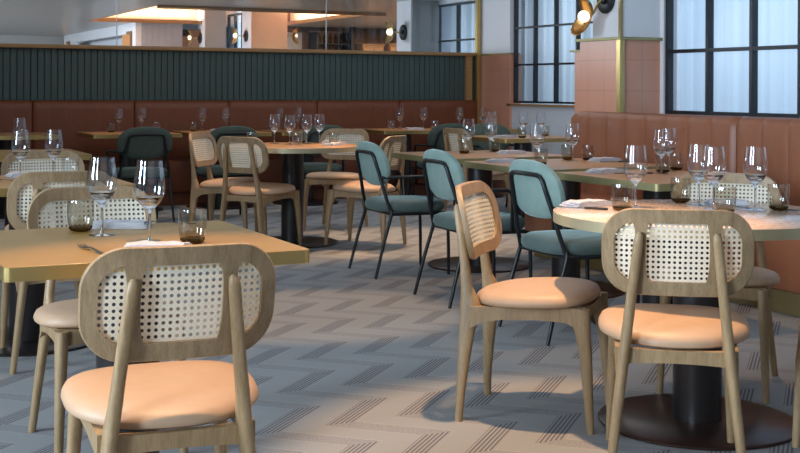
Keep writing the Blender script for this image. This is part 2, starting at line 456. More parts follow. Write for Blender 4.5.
# far pillars
struct('wall_right.012', MB().box(6.83, 6.85, 19.4, 19.85, 0, 2.7), M['white_paint'])
struct('wall_right.013', MB().box(6.85, 7.5, 19.41, 19.84, 0, 2.7), M['warm_paint'])
struct('wall_right.014', MB().box(6.25, 6.27, 20.15, 20.6, 0, 2.7), M['white_paint'])
struct('wall_right.015', MB().box(6.27, 6.64, 20.16, 20.6, 0, 2.7), M['grey_paint'])  # shaded side put into a greyer colour than the lit face
window('window_7', 6.95, 19.86, 21.0, .9, 2.5, .38, .8, .02)
curtain('pale curtain in the narrow far window between two lounge pillars', 7.1, 19.86, 21.0, .8, 2.69, .03, .3, M['curtain_far'])
struct('wall_far', MB().box(-4, 7.4, 27, 27.1, 0, 2.4), M['grey_paint'])
# white block with an opening on its left face
struct('wall_far.001', MB().box(5.2, 5.92, 20.36, 20.45, 0, 2.3), M['blue_paint'])
struct('wall_far.002', MB().box(5.1, 5.2, 20.36, 21.1, 0, 2.3).box(5.1, 5.2, 25.6, 26.6, 0, 2.3).box(5.1, 5.2, 21.1, 25.6, 2.12, 2.3).box(5.5, 5.6, 20.45, 27, 0, 2.3), M['white_paint'])
struct('door_1', MB().box(5.92, 6.02, 20.36, 20.46, 0, 2.2).box(6.3, 6.36, 20.36, 20.46, 0, 2.2).box(5.92, 6.36, 20.36, 20.46, 2.08, 2.2), M['bar_wood'])
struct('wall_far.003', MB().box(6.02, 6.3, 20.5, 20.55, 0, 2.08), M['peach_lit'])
struct('door_2', MB().box(.2, 1.45, 26.9, 27, 2.0, 2.16).box(1.3, 1.45, 26.9, 27, 0, 2.16), M['bar_wood'])
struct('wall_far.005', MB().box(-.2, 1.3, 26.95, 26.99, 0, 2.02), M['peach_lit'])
# bar side
struct('wall_far.006', MB().box(7.52, 15, 20.45, 20.5, 0, 2.7), M['bar_wood'])
struct('door_3', MB().box(8.17, 8.28, 20.36, 20.45, 0, 2.26).box(7.56, 8.28, 20.36, 20.45, 2.2, 2.26), M['bar_wood'])
struct('wall_far.007', MB().box(7.56, 8.17, 20.40, 20.44, 0, 2.2), M['white_paint'])

# wall sconces
def make_sconce(drop, tilt):
    root = thing('wall_sconce', '', 'wall lamp', group='brass globe wall sconces')
    a = Matrix.Rotation(PI / 2, 4, 'Y')
    mb = MB().lathe([(.04, 0), (.098, .0), (.1, .006), (.1, .016), (.09, .022), (.035, .025), (.03, .05), (.001, .052)], 28)
    mb.v = [(-z, y, -x) for x, y, z in mb.v]
    mb.build('mount', M['frame_black'], root)
    tip = (-.15, 0, -drop)
    MB().tube([(-.04, 0, 0), (-.08, 0, -drop * .3), (-.12, 0, -drop * .8), tip], .011).build('arm', M['brass'], root)
    mb = MB(); rs = []
    for i in range(1, 12):
        t = PI * i / 12; rs.append((.043 * math.sin(t), -.043 * math.cos(t)))
    mb.lathe(rs, 24); mb.v = [(x + tip[0] - .05, y, z + tip[2]) for x, y, z in mb.v]
    mb.build('bulb', M['bulb'], root)
    for sg in (1, -1):
        mb = MB(); rings = []
        for i in range(7):                                   # scalloped dish petal
            q = i / 6 * 1.0; ring = []
            for j in range(28):
                t = 2 * PI * j / 28
                r = max(q, .02) * (1 + .04 * math.cos(14 * t) * q)
                u, w = r * .075 * math.cos(t), r * .095 * math.sin(t)
                ring.append((-.05 * q * q + .02, u, w + .085))
            rings.append(ring)
        mb.rings(rings, True, True, False)
        R = Matrix.Rotation(tilt, 3, 'X') @ Matrix.Rotation(-.5, 3, 'Y')
        if sg < 0: R = Matrix.Rotation(tilt, 3, 'X') @ Matrix.Rotation(PI, 3, 'X') @ Matrix.Rotation(-.5, 3, 'Y')
        mb.v = [tuple(R @ Vector(v) + Vector((tip[0] + .01, 0, tip[2]))) for v in mb.v]
        o = mb.build('petal', M['copper'] if drop else M['brass'], root)
        sol = o.modifiers.new('thick', 'SOLIDIFY'); sol.thickness = .003
    return root
def sconce(loc, rz, label, drop=0., tilt=0.):
    s_ = make_sconce(drop, tilt); s_.location = loc; s_.rotation_euler = (0, 0, rz); s_['label'] = label; return s_
sconce((PX, 7.02, 1.83), 0, 'brass wall sconce with glowing globe on the white pillar above the leather bench', .125, .45)
sconce((6.83, 13.6, 1.90), 0, 'brass wall sconce on the narrow blue-white pillar beyond the glass partition')
sconce((6.83, 19.62, 2.08), 0, 'brass wall sconce beside the narrow mullioned window in the far lounge')
sconce((6.25, 20.38, 2.06), 0, 'small wall sconce near the brown doorway, leftmost lit globe above the green panel')
sconce((7.5, 19.55, 2.1), PI, 'dark round wall sconce on the far edge of the peach wall by the bar doorway')
for (y, lb) in ((20.75, 'small amber wall light on the white lounge wall beside the blue-grey wall'), (26.1, 'small amber wall light at the far end of the white lounge opening')):
    t = thing('amber_wall_light', lb, 'wall lamp', (5.1, y, 1.98))
    MB().box(-.03, 0, -.16, .16, -.3, .18, .005).build('back_plate', M['bar_wood'], t)
    MB().box(-.11, -.03, -.13, .13, -.26, .12, .02).build('shade', M['glow'], t)
# bar fittings seen over the ledge
t = thing('bottle_shelf', 'dark open shelf of small bottles on the brown bar wall beyond the glass', 'shelf', (8.62, 20.2, 0))
for x in (-.31, .31): MB().box(x - .015, x + .015, -.2, .2, 0, 2.2).build('upright', M['frame_black'], t, False)
for z in (1.5, 1.77, 1.98): MB().box(-.30, .30, -.2, .2, z, z + .02).build('shelf_board', M['frame_black'], t, False)
MB().box(-.31, .31, .2, .22, 1.0, 2.24).build('back_panel', M['warm_paint'], t, False)
def make_bottle():
    o = MB().lathe([(.03, 0), (.035, .01), (.035, .11), (.014, .15), (.012, .19), (.001, .192)], 12).build('bottle', M['smoke_base'])
    setl(o, 'small dark bottle on the bar shelf beyond the glass', 'bottle', 'bottles on the bar shelf'); return o
bk = Kind(make_bottle)
for z in (1.7905, 2.0005):
    for i in range(5): bk.put((8.40 + i * .11, 20.15, z), 0, 'small dark bottle on the bar shelf beyond the glass', 'bottles on the bar shelf')
t = thing('bar_post', 'thin black post standing between the shelf and the wooden bar cabinet', 'post', (8.95, 19.9, 0))
MB().box(-.035, .035, -.035, .035, .012, 2.3).build('shaft', M['frame_black'], t, False)
MB().box(-.08, .08, -.08, .08, 0, .012).build('foot', M['frame_black'], t, False)
for x, w, h, lb in ((9.35, .42, 2.0, 'tall orange-brown bar cabinet beyond the glass, beside the thin black post'), (9.86, .36, 2.02, 'tall brown bar cabinet beyond the glass, nearest the blue-white pillar')):
    t = thing('bar_cabinet', lb, 'cabinet', (x, 20.1, 0))
    MB().box(-w / 2, w / 2, -.25, .25, 0, h - .03).build('body', M['table_wood'], t, False)
    MB().box(-w / 2 - .02, w / 2 + .02, -.27, .25, h - .03, h, .006).build('top', M['ledge'], t)
    for sx in (-1, 1):
        d = MB().box(sx * w / 4 - w / 4 + .01, sx * w / 4 + w / 4 - .01, -.268, -.252, .1, h - .08, .004).build('door', M['table_wood'], t)
        MB().tube([(sx * .03, -.285, 1.0), (sx * .03, -.285, 1.2)], .008, 8).build('handle', M['brass_dull'], d)

# ------------------------------------------------------------------ banquettes
def bench(name, label, L, mat, seg, channel, top, kick_mat, depth=.52, puff=.011, rend=0):
    """local x along the bench, back at y=0, front toward -y"""
    t = thing(name, label, 'bench')
    MB().box(.04, L - .04, -depth + .07, -.02, 0, .13).build('plinth', kick_mat, t, False)
    n = max(1, round(L / seg)); w = L / n
    for i in range(n):
        x0, x1 = i * w + .003, (i + 1) * w - .003
        mb = MB().box(x0, x1, -depth, -.10, .13, .455, .03); mb.build('seat', mat, t)
        # backrest with stitched vertical channels
        k = max(1, round(w / channel)); line = []
        for c in range(k):
            for q in range(9):
                u = q / 8; dd = puff * (1 - abs(2 * u - 1) ** 6)
                line.append((x0 + (x1 - x0) * (c + u) / k, dd))
        prof = [(-.125, .44), (-.125, top - .10), (-.12, top - .05), (-.105, top - .018), (-.08, top), (-.03, top), (-.01, top - .02), (-.01, .44)]
        rs = []
        for (x, dd) in line:
            edge = min(x - x0, x1 - x0 - (x - x0)); rr = .02
            sh = 0 if edge > rr else (1 - math.sqrt(max(0, 1 - (1 - edge / rr) ** 2))) * .015
            lim = top if x >= rend else top - rend + math.sqrt(max(0, rend ** 2 - (rend - x) ** 2))
            rs.append([(x, y - (dd - sh if y < -.1 else 0), min(lim, z - (sh if z > top - .03 else 0))) for y, z in prof])
        MB().rings(rs).build('backrest', mat, t)
    return t
b1 = bench('banquette', 'long dark brown leather bench along the green slatted back wall', WX2 - .1 - .0 + 1.0, M['bench_back'], 1.02, .17, 1.055, M['bench_back'], puff=.0025)
b1.location = (-1.0, YB - .04, 0)
b2 = bench('banquette', 'brown leather bench with stitched channels under the right window', 5.2, M['bench_right'], 1.75, .22, 1.03, M['brass_dull'], rend=.11)
b2.location = (PX - .015, 7.28, 0); b2.rotation_euler = (0, 0, -PI / 2)

# ------------------------------------------------------------------ cane chair
def make_cane_chair():
    t = thing('cane_chair', '', 'chair')
    # cushion
    secs = []
    for sc, z in ((.82, .420), (.95, .421), (.99, .427), (1.0, .434), (.992, .443), (.962, .452), (.90, .461), (.78, .469), (.6, .475), (.4, .478), (.18, .479)):
        ring = []
        for j in range(40):
            a = 2 * PI * j / 40; cx, cy = sup(a, 2.9 if math.sin(a) > 0 else 2.15)
            wid = .236 * (1 + .05 * cy)
            ring.append((cx * wid * sc, .005 + cy * .222 * sc, z + .05 * cy * sc * .222 + (.006 * (cx * sc) ** 2 if z > .45 else 0)))
        secs.append(ring)
    MB().rings(secs).build('seat', M['leather'], t)
    # rails
    mb = MB()
    for sx in (-1, 1):
        rs = []
        for i in range(9):
            q = i / 8; y = -.2 + .4 * q; zb = .362 + .014 * math.sin(PI * q) - (.022 if i in (0, 8) else 0)
            x = sx * (.168 + .014 * q)
            zt = .419 + .05 * y; zb += .05 * y
            rs.append([(x - .013, y, zb), (x + .013, y, zb), (x + .013, y, zt), (x - .013, y, zt)])
        mb.rings(rs)
    for y, hw, bow in ((-.2, .165, -.012), (.2, .175, .014)):
        rs = []
        for i in range(9):
            q = i / 8 * 2 - 1; x = hw * q; yy = y + bow * (1 - q * q); zb = .370 + .01 * (1 - q * q) + .05 * y; zt = .418 + .05 * y
            rs.append([(x, yy - .012, zb), (x, yy + .012, zb), (x, yy + .012, zt), (x, yy - .012, zt)])
        mb.rings(rs)
    mb.build('seat_frame', M['oak'], t)
    for sx in (-1, 1):
        X = lambda z: sx * (.2 - .115 * z)
        MB().loft([(X(0), -.236, 0, .026, .028), (X(.1), -.232, .1, .029, .033), (X(.22), -.224, .22, .032, .046), (X(.32), -.216, .32, .034, .060), (X(.375), -.207, .375, .035, .078), (X(.41), -.206, .41, .035, .080), (X(.435), -.212, .435, .034, .066),
                   (X(.48), -.224, .48, .033, .042), (X(.56), -.234, .56, .031, .035), (X(.66), -.251, .66, .030, .031), (X(.735), -.266, .735, .029, .029), (X(.757), -.269, .757, .024, .024), (X(.767), -.270, .767, .012, .012)], 16, 2.4).build('leg', M['oak'], t)
        MB().loft([(sx * .2, .238, 0, .026, .026), (sx * .196, .230, .12, .030, .034), (sx * .190, .218, .28, .036, .046), (sx * .186, .205, .36, .040, .060), (sx * .184, .196, .426, .041, .074)], 16, 2.4).build('leg', M['oak'], t)
    # curved backrest panel
    def bend(u, v, off):       # u across, v up from .565, off toward the front
        y0 = -.214 - .22 * v
        return (u * (1 - .35 * u * u), y0 + .72 * u * u + off, .571 + v)
    H = .266
    outer = rrect(-.228, .228, 0, H, .103, 10)
    # match sampling around centre: resample both by index
    def dens(o, k=4):
        r = []
        for i in range(len(o)):
            a, b = o[i], o[(i + 1) % len(o)]; L = math.hypot(b[0] - a[0], b[1] - a[1]); n = k if L > .05 else 1
            for q in range(n): r.append((a[0] + (b[0] - a[0]) * q / n, a[1] + (b[1] - a[1]) * q / n))
        return r
    outer = dens(outer, 8)
    ci = (0, H / 2)
    def dense_inner():         # same count as outer
        return dens(rrect(-.190, .190, .043, H - .043, .064, 10), 8)
    inner = dense_inner()
    n = min(len(outer), len(inner)); outer, inner = outer[:n], inner[:n]
    th = .011
    def lo(o, off, g=0): return [bend(u, v, off) for u, v in o]
    def shrink(o, k): return [(u * (1 - k), ci[1] + (v - ci[1]) * (1 - k * 1.4)) for u, v in o]
    rs = [lo(inner, -th), lo(shrink(outer, .012), -th), lo(outer, -th * .55), lo(outer, th * .55), lo(shrink(outer, .012), th), lo(inner, th), lo(inner, -th)]
    mb = MB().rings(rs, True, False, False)
    for sx in (-1, 1):         # two upright dividers behind the weave
        rr = []
        for i in range(9):
            v = .04 + (H - .08) * i / 8
            fl = .010 * (abs(i - 4) / 4) ** 3
            rr.append([bend(sx * .108 - .0145 - fl, v, -th + .0005), bend(sx * .108 + .0145 + fl, v, -th + .0005), bend(sx * .108 + .0145 + fl, v, .0), bend(sx * .108 - .0145 - fl, v, .0)])
        mb.rings(rr)
    bk = mb.build('backrest', M['oak_panel'], t)
    # cane sheet
    K = 8; vs = []; fs = []; uv = []
    for i in range(K + 1):
        q = 1 - i / K if i < K else 0.02
        for u, v in inner:
            uu, vv = u * q * 1.01, ci[1] + (v - ci[1]) * q * 1.01
            vs.append(bend(uu, vv, .0035)); uv.append((uu, vv))
    m_ = len(inner)
    for i in range(K):
        for j in range(m_):
            k = (j + 1) % m_; fs.append((i * m_ + j, i * m_ + k, (i + 1) * m_ + k, (i + 1) * m_ + j))
    fs.append(tuple(K * m_ + j for j in range(m_)))
    mb = MB(); mb.add(vs, fs); mb.uv = uv
    mb.build('cane_panel', M['cane'], bk)
    return t
cane = Kind(make_cane_chair)
G1_ = 'cane-backed oak chairs'
for x, y, fx, fy, lb in (
    (.795, 2.885, .10, .995, 'large foreground cane-back oak chair seen from behind at the ochre table'),
    (2.48, 3.02, .60, .80, 'cane-back oak chair seen from behind, tucked under the speckled round table'),
    (2.418, 3.722, .70, -.714, 'cane-back oak chair in side view, seat half in shadow at the speckled round table'),
    (3.33, 3.77, -.74, -.67, 'cane-back chair on the far side of the speckled round table, facing the camera'),
    (.915, 4.03, .0, -1, 'cane-back chair on the far side of the ochre table, facing the camera'),
    (1.0, 5.38, .06, 1, 'cane-back chair seen from behind at the second ochre table, just past the foreground one'),
    (1.19, 6.56, 0, -1, 'cane-back chair at far left behind three wine glasses, facing the camera'),
    (3.0, 9.03, .74, -.67, 'cane-back chair at left of the middle round table, mostly hidden behind another cane chair'),
    (3.03, 8.39, .83, .55, 'cane-back chair seen from behind at the front left of the middle round table'),
    (4.06, 9.35, -.68, -.73, 'cane-back chair behind the middle round table, woven back facing the camera'),
    (3.83, 8.25, -.63, .77, 'cane-back chair at right of the middle round table, beside the teal velvet chair'),
    (3.27, 2.90, -.54, .84, 'cane-back chair at the right photo edge, only one oak leg showing'),
    (5.46, 9.38, 1, .05, 'cane-back chair at the left end of the table by the low grey wall')):
    cane.put((x, y, 0), face(fx, fy), lb, G1_)

# ------------------------------------------------------------------ velvet armchair
def make_velvet(seat_mat, back_mat):
    t = thing('velvet_armchair', '', 'chair')
    secs = []
    for sc, z in ((.82, .405), (.95, .408), (1, .425), (1, .445), (.97, .462), (.88, .474), (.6, .480), (.2, .482)):
        secs.append([(sup(2 * PI * j / 40, 3.2)[0] * .245 * sc, .03 + sup(2 * PI * j / 40, 3.2)[1] * .235 * sc, z) for j in range(40)])
    MB().rings(secs).build('seat', seat_mat, t)
    # padded oval back, slightly wrapped and leaning
    rs = []; prof = [(.05, -.024), (.6, -.024), (.9, -.021), (.985, -.012), (1, .0), (.985, .014), (.92, .024), (.6, .030), (.05, .032)]
    for sc, off in prof:
        ring = []
        for j in range(44):
            cx, cy = sup(2 * PI * j / 44, 2.5); u, v = cx * .243 * sc, cy * .142 * sc
            ring.append((u, -.208 + .34 * u * u - .24 * v + off, .708 + v))
        rs.append(ring)
    MB().rings(rs).build('backrest', back_mat, t)
    def Z(v): return .703 + v
    yb = lambda u, z: -.208 + .34 * u * u - .24 * (z - .708) - .033
    # tube frame: one inverted U that runs down into the rear legs
    for sx in (-1, 1):
        MB().tube([(sx * .24, -.262, 0), (sx * .232, -.205, .22), (sx * .226, -.15, .40), (sx * .222, -.15, .425)], [.0095, .011, .011, .011]).build('leg', M['black_metal'], t)
        MB().tube([(sx * .225, .245, 0), (sx * .225, .242, .2), (sx * .225, .238, .36), (sx * .225, .222, .392), (sx * .225, .19, .4)], [.0095, .011, .011, .011, .011]).build('leg', M['black_metal'], t)
        MB().tube([(sx * .19, yb(.19, .62), .628), (sx * .255, -.10, .632), (sx * .262, .0, .634), (sx * .262, .075, .632), (sx * .26, .10, .62), (sx * .256, .112, .59), (sx * .24, .115, .42), (sx * .228, .115, .398)], .0105).build('armrest', M['black_metal'], t)
    pts = [(-.222, -.15, .40), (-.205, -.18, .50), (-.185, yb(.185, .60), .60), (-.165, yb(.165, .70), .70), (-.155, yb(.155, .755), .755), (-.14, yb(.14, .775), .775), (-.115, yb(.115, .782), .782)]
    pts = pts + [(0, yb(0, .784), .784)] + [(-x, y, z) for x, y, z in reversed(pts)]
    MB().tube(pts, .0115).build('back_frame', M['black_metal'], t)
    mb = MB()
    for sx in (-1, 1): mb.tube([(sx * .225, -.15, .398), (sx * .226, .2, .396)], .0105)
    mb.tube([(-.225, .20, .396), (.225, .20, .396)], .0105).tube([(-.224, -.15, .398), (.224, -.15, .398)], .0105)
    mb.build('seat_rail', M['black_metal'], t)
    return t
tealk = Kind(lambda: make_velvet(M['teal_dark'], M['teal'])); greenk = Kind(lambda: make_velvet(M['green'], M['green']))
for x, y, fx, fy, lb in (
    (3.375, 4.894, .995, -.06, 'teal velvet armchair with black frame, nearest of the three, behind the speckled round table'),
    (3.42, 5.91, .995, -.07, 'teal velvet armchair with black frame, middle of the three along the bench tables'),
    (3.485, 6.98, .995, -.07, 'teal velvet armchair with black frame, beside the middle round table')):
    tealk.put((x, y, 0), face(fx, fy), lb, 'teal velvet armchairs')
for x, y, fx, fy, lb in (
    (2.66, 10.46, 0, 1, 'dark green velvet armchair seen from behind at the leftmost back table'),
    (3.45, 10.46, 0, 1, 'dark green velvet armchair behind the two cane chairs left of the middle round table'),
    (4.33, 10.46, 0, 1, 'dark green velvet armchair behind the wine glasses of the middle round table'),
    (5.72, 10.5, .1, 1, 'dark green velvet armchair at the back table near the end of the dark bench'),
    (6.1, 10.05, 0, -1, 'dark green velvet armchair in front of the low grey wall under the far window')):
    greenk.put((x, y, 0), face(fx, fy), lb, 'dark green velvet armchairs')

# ------------------------------------------------------------------ tables
TZ = .75
def pedestal(t, cr, br, z1, bmat):
    MB().lathe([(br - .004, 0), (br, .003), (br, .010), (br - .006, .014), (cr + .02, .018), (cr + .02, .0181)], 64).build('base_plate', bmat, t)
    MB().lathe([(cr, .016), (cr, z1)], 40).build('column', M['base_black'], t)
    MB().lathe([(.2, z1), (.2, z1 + .012)], 32).build('top_bracket', M['black_metal'], t)
def rect_table(x0, x1, y0, y1, top, edge, label, cr=.085, br=.34, th=.036, bmat='base_black', group=None):
    cx, cy = (x0 + x1) / 2, (y0 + y1) / 2; w, d = (x1 - x0) / 2, (y1 - y0) / 2
    t = thing('dining_table', label, 'table', (cx, cy, 0), 0, group)
    MB().slab(rrect(-w + .003, w - .003, -d + .003, d - .003, .02, 4), TZ - th + .004, TZ, .0015).build('tabletop', M[top], t)
    o = rrect(-w, w, -d, d, .022, 4); i_ = rrect(-w + .0032, w - .0032, -d + .0032, d - .0032, .02, 4)
    MB().rings([[(x, y, TZ - th) for x, y in i_], [(x, y, TZ - th) for x, y in o], [(x, y, TZ - .0005) for x, y in o], [(x, y, TZ - .0005) for x, y in i_]], True, False, False).build('edge_band', M[edge], t)
    pedestal(t, cr, br, TZ - th - .012, M[bmat]); return t
def round_table(cx, cy, r, top, edge, label, cr=.085, br=.35, th=.036, bmat='base_black'):
    t = thing('round_table', label, 'table', (cx, cy, 0))
    MB().slab(circ(r - .003, 80), TZ - th + .004, TZ, .0015).build('tabletop', M[top], t)
    o = circ(r, 80); i_ = circ(r - .0032, 80)
    MB().rings([[(x, y, TZ - th) for x, y in i_], [(x, y, TZ - th) for x, y in o], [(x, y, TZ - .0005) for x, y in o], [(x, y, TZ - .0005) for x, y in i_]], True, False, False).build('edge_band', M[edge], t)
    pedestal(t, cr, br, TZ - th - .012, M[bmat]); return t
rect_table(.44, 1.245, 3.03, 3.835, 'ochre', 'brass', 'square ochre table with brass edge in the left foreground', .09, .34)
rect_table(.55, 1.36, 5.40, 6.2, 'ochre', 'brass', 'second ochre table at left, behind the foreground table and chairs', .09, .34)
rect_table(.9, 1.7, 7.9, 8.7, 'ochre', 'brass', 'third ochre table at far left, only a corner showing above a cane chair', .09, .34)
round_table(2.875, 3.37, .515, 'terrazzo', 'pale_brass', 'round speckled table with brass edge and black disc base at right', .086, .35, bmat='bronze_base')
round_table(3.37, 8.6, .51, 'table_wood', 'pale_brass', 'round table in the middle distance set with four wine glasses')
BX0, BX1 = 3.57, 4.47
rect_table(BX0, 4.29, 4.47, 5.33, 'table_wood', 'olive_edge', 'wooden bench table with olive edge, nearest, just behind the speckled round table', .085, .35, bmat='bronze_base')
rect_table(BX0 + .02, BX1 + .05, 5.49, 6.35, 'table_wood', 'olive_edge', 'wooden bench table between the two nearer teal chairs and the brown bench', .085, .35, bmat='bronze_base')
rect_table(BX0 + .05, BX1 + .1, 6.58, 7.42, 'table_wood', 'olive_edge', 'wooden table at the middle of the room, before the farthest teal chair', .085, .35, bmat='bronze_base')
rect_table(5.52, 6.4, 9.0, 9.8, 'table_wood', 'brass', 'wooden table by the low grey wall under the far window')
for x0, x1, lb in ((1.3, 2.1, 'wooden table at the far left end of the dark back bench, mostly hidden'), (2.4, 3.25, 'wooden table on the dark bench, before the first dark green chair from the left'), (3.36, 4.16, 'wooden table on the dark bench, second with glasses from the left'),
                   (4.26, 5.08, 'wooden table on the dark bench, behind the middle round table'), (5.38, 6.22, 'wooden table on the dark bench, left of the dark green chair near its end'), (6.3, 7.05, 'wooden table in the right corner of the dark back bench')):
    rect_table(x0, x1, 11.15, 11.95, 'table_wood', 'brass', lb)

# ------------------------------------------------------------------ glassware and settings
def make_wine():
    t = thing('wine_glass', '', 'wine glass')
    MB().lathe([(.010, .094), (.020, .102), (.032, .115), (.040, .132), (.0437, .150), (.0435, .168), (.0415, .190), (.038, .212), (.0355, .232)], 36, cap0=True, cap1=False).build('bowl', M['glass'], t)
    MB().lathe([(.0065, .0045), (.0045, .012), (.0038, .03), (.0038, .07), (.0045, .082), (.007, .090), (.012, .0945), (.019, .1005), (.0285, .112), (.0335, .119), (.0385, .129), (.0365, .1285), (.031, .1215), (.02, .1145), (.010, .111), (.003, .110)], 24).build('stem', M['stem_glass'], t)
    MB().lathe([(.003, .0055), (.012, .0042), (.028, .0022), (.0385, .0012), (.039, .0004), (.0385, 0.)], 36, cap0=True, cap1=True).build('foot', M['glass'], t)
    return t
def make_tumbler(body, base):
    t = thing('tumbler', '', 'glass')
    MB().lathe([(.020, .004), (.031, .010), (.037, .022), (.0392, .04), (.0397, .06), (.0393, .092), (.0388, .096)], 36, cap0=False, cap1=False).build('body', M[body], t)
    MB().lathe([(.018, 0), (.030, .0035), (.0345, .010), (.0355, .015), (.028, .0165), (.002, .016)], 36).build('base', M[base], t)
    return t
wine = Kind(make_wine); tum = Kind(lambda: make_tumbler('smoke', 'smoke_base')); tumc = Kind(lambda: make_tumbler('glass', 'stem_glass'))
def W(x, y, lb, g): wine.put((x, y, TZ), random.uniform(0, 6), lb, g)
def T(x, y, lb, g, k=tum): k.put((x, y, TZ), random.uniform(0, 6), lb, g)
g = 'glasses on the ochre foreground table'
W(.80, 3.585, 'wine glass at left on the ochre foreground table, beside a smoked tumbler', g)
W(.885, 3.365, 'wine glass on a white napkin at the front of the ochre foreground table', g)
T(.762, 3.705, 'smoked tumbler at left of both wine glasses on the ochre foreground table', g)
T(.99, 3.295, 'smoked amber tumbler on the front right of the ochre foreground table', g)
g = 'glasses on the second ochre table'
W(.935, 5.93, 'left wine glass standing on the second ochre table at far left', g)
W(1.10, 5.985, 'right wine glass on the second ochre table, above the hidden cane chair', g)
T(1.19, 6.03, 'clear tumbler on the second ochre table, right of its wine glasses', g, tumc)
W(1.30, 8.28, 'wine glass cut by the left edge of the view, on the third ochre table', 'glass on the third ochre table')
g = 'glasses on the middle round table'
W(3.335, 8.90, 'leftmost wine glass on the middle round table', g)
W(3.40, 8.74, 'second wine glass from left on the middle round table, above a clear tumbler', g)
W(3.56, 8.78, 'third wine glass from left on the middle round table', g)
W(3.70, 8.86, 'rightmost wine glass on the middle round table', g)
T(3.42, 8.63, 'clear tumbler at the front of the middle round table', g, tumc)
T(3.56, 8.9, 'smoked tumbler behind the third wine glass of the middle round table', g)
T(3.14, 8.88, 'clear tumbler at the left rim of the middle round table', g, tumc)
T(3.73, 8.64, 'smoked tumbler at the right of the middle round table, beside a napkin', g)
g = 'wine glasses on the back bench tables'
for x, y, lb in ((2.80, 11.82, 'left wine glass on the back table before the leftmost dark green chair'), (3.02, 11.78, 'right wine glass on the back table before the leftmost dark green chair'),
                 (3.66, 11.85, 'left wine glass on the second back table, above a hidden cane chair'), (3.89, 11.8, 'right wine glass on the second back table, above the cane chair with open back'),
                 (4.47, 11.78, 'faint wine glass on the back table, behind the leftmost glass of the middle round table'), (4.66, 11.74, 'faint wine glass on the back table, behind the middle round table glasses'),
                 (5.80, 11.63, 'left wine glass on the back table at the centre of the photo'), (6.05, 11.56, 'right wine glass on the back table, left of the large dark green chair'),
                 (6.52, 11.60, 'wine glass on the corner back table at the end of the dark bench'), (6.75, 11.5, 'wine glass on the corner back table, against the pink tile')):
    W(x, y, lb, g)
for x, y, lb, k in ((2.70, 11.72, 'smoked tumbler left of the wine glasses on the leftmost back table', tum), (3.17, 11.8, 'small clear tumbler right of the glasses on the leftmost back table', tumc),
                    (3.52, 11.7, 'smoked tumbler left of the wine glasses on the second back table', tum), (5.68, 11.6, 'clear tumbler at the left of the back table at the centre', tumc), (6.16, 11.5, 'clear tumbler at right of the glasses on the centre back table', tumc)):
    T(x, y, lb, 'tumblers on the back bench tables', k)
g = 'glasses on the three bench side tables'
W(4.12, 7.2, 'left wine glass on the table before the farthest teal chair', g); W(4.28, 7.17, 'right wine glass on the table before the farthest teal chair', g)
T(4.03, 7.10, 'left smoked tumbler on the table before the farthest teal chair', g); T(4.34, 7.22, 'right smoked tumbler on the table before the farthest teal chair', g)
W(3.87, 5.95, 'wine glass on the middle bench table, above the nearest teal chair', g); T(3.83, 5.85, 'smoked tumbler in front of the wine glass on the middle bench table', g)
W(4.225, 6.10, 'wine glass by the end of the brown bench, on the middle bench table', g); T(4.27, 6.22, 'smoked tumbler behind the wine glass at the end of the brown bench', g)
T(4.36, 6.13, 'second smoked tumbler near the end of the brown bench', g)
W(4.02, 5.0, 'left wine glass of the pair on the nearest bench table', g); W(4.19, 5.15, 'right wine glass of the pair on the nearest bench table', g)
T(4.285, 5.2, 'dark smoked tumbler on the nearest bench table, right of the wine glass pair', g)
T(4.08, 5.06, 'smoked tumbler half hidden between the wine glass pair on the nearest bench table', g)
g = 'glasses on the table by the low grey wall'
W(5.93, 9.35, 'left wine glass on the table by the low grey wall', g); W(6.08, 9.29, 'right wine glass on the table by the low grey wall', g)
T(5.79, 9.15, 'smoked tumbler at the front of the table by the low grey wall', g); T(6.24, 9.46, 'smoked tumbler right of the wine glasses by the low grey wall', g)
T(5.75, 9.6, 'smoked tumbler at the back of the table before the low grey wall', g); W(5.68, 9.5, 'wine glass at the left end of the table by the low grey wall', g)
g = 'glasses on the speckled round table'
W(2.775, 3.60, 'wine glass at the left of the speckled round table, behind a smoked tumbler', g)
T(2.672, 3.545, 'smoked tumbler at the left rim of the speckled round table', g)
T(3.07, 3.70, 'smoked tumbler near the far cane chair on the speckled round table', g)
W(3.075, 3.60, 'tall left wine glass of the overlapping pair on the speckled round table', g)
W(3.0, 3.43, 'front wine glass of the overlapping pair on the speckled round table', g)
T(2.945, 3.31, 'smoked tumbler at the front centre of the speckled round table', g)
W(3.135, 3.36, 'rightmost wine glass on the speckled round table', g)
T(3.21, 3.32, 'smoked tumbler at the right end of the speckled round table, at the photo edge', g)

def make_napkin():
    t = thing('napkin', '', 'napkin')
    rnd = random.Random(3)
    for k, (w, d, z0, z1) in enumerate(((.19, .105, 0, .007), (.18, .098, .0065, .014), (.165, .09, .0135, .020))):
        nx, ny = 10, 6; mb = MB()
        def hz(u, v): return .0018 * math.sin(7 * u + k) * math.cos(5 * v + 2 * k) + .0012 * math.sin(11 * u * v + k)
        rs = []
        for i in range(nx + 1):
            u = i / nx * 2 - 1; x = u * w / 2; sq = 1 if abs(u) < 1 else .55
            top = [(x + .004 * math.sin(k + q), (q / ny * 2 - 1) * d / 2 + .003 * math.sin(3 * u + k), (z0 + z1) / 2 + (z1 - z0) / 2 * sq + (hz(u, q / ny) if k else 0)) for q in range(ny + 1)]
            bot = [(a, b, z0 + (z1 - z0) * .5 * (1 - sq)) for a, b, c_ in reversed(top)]
            rs.append(top + bot)
        mb.rings(rs); mb.build('cloth_fold', M['napkin'], t)
    return t
nap = Kind(make_napkin)
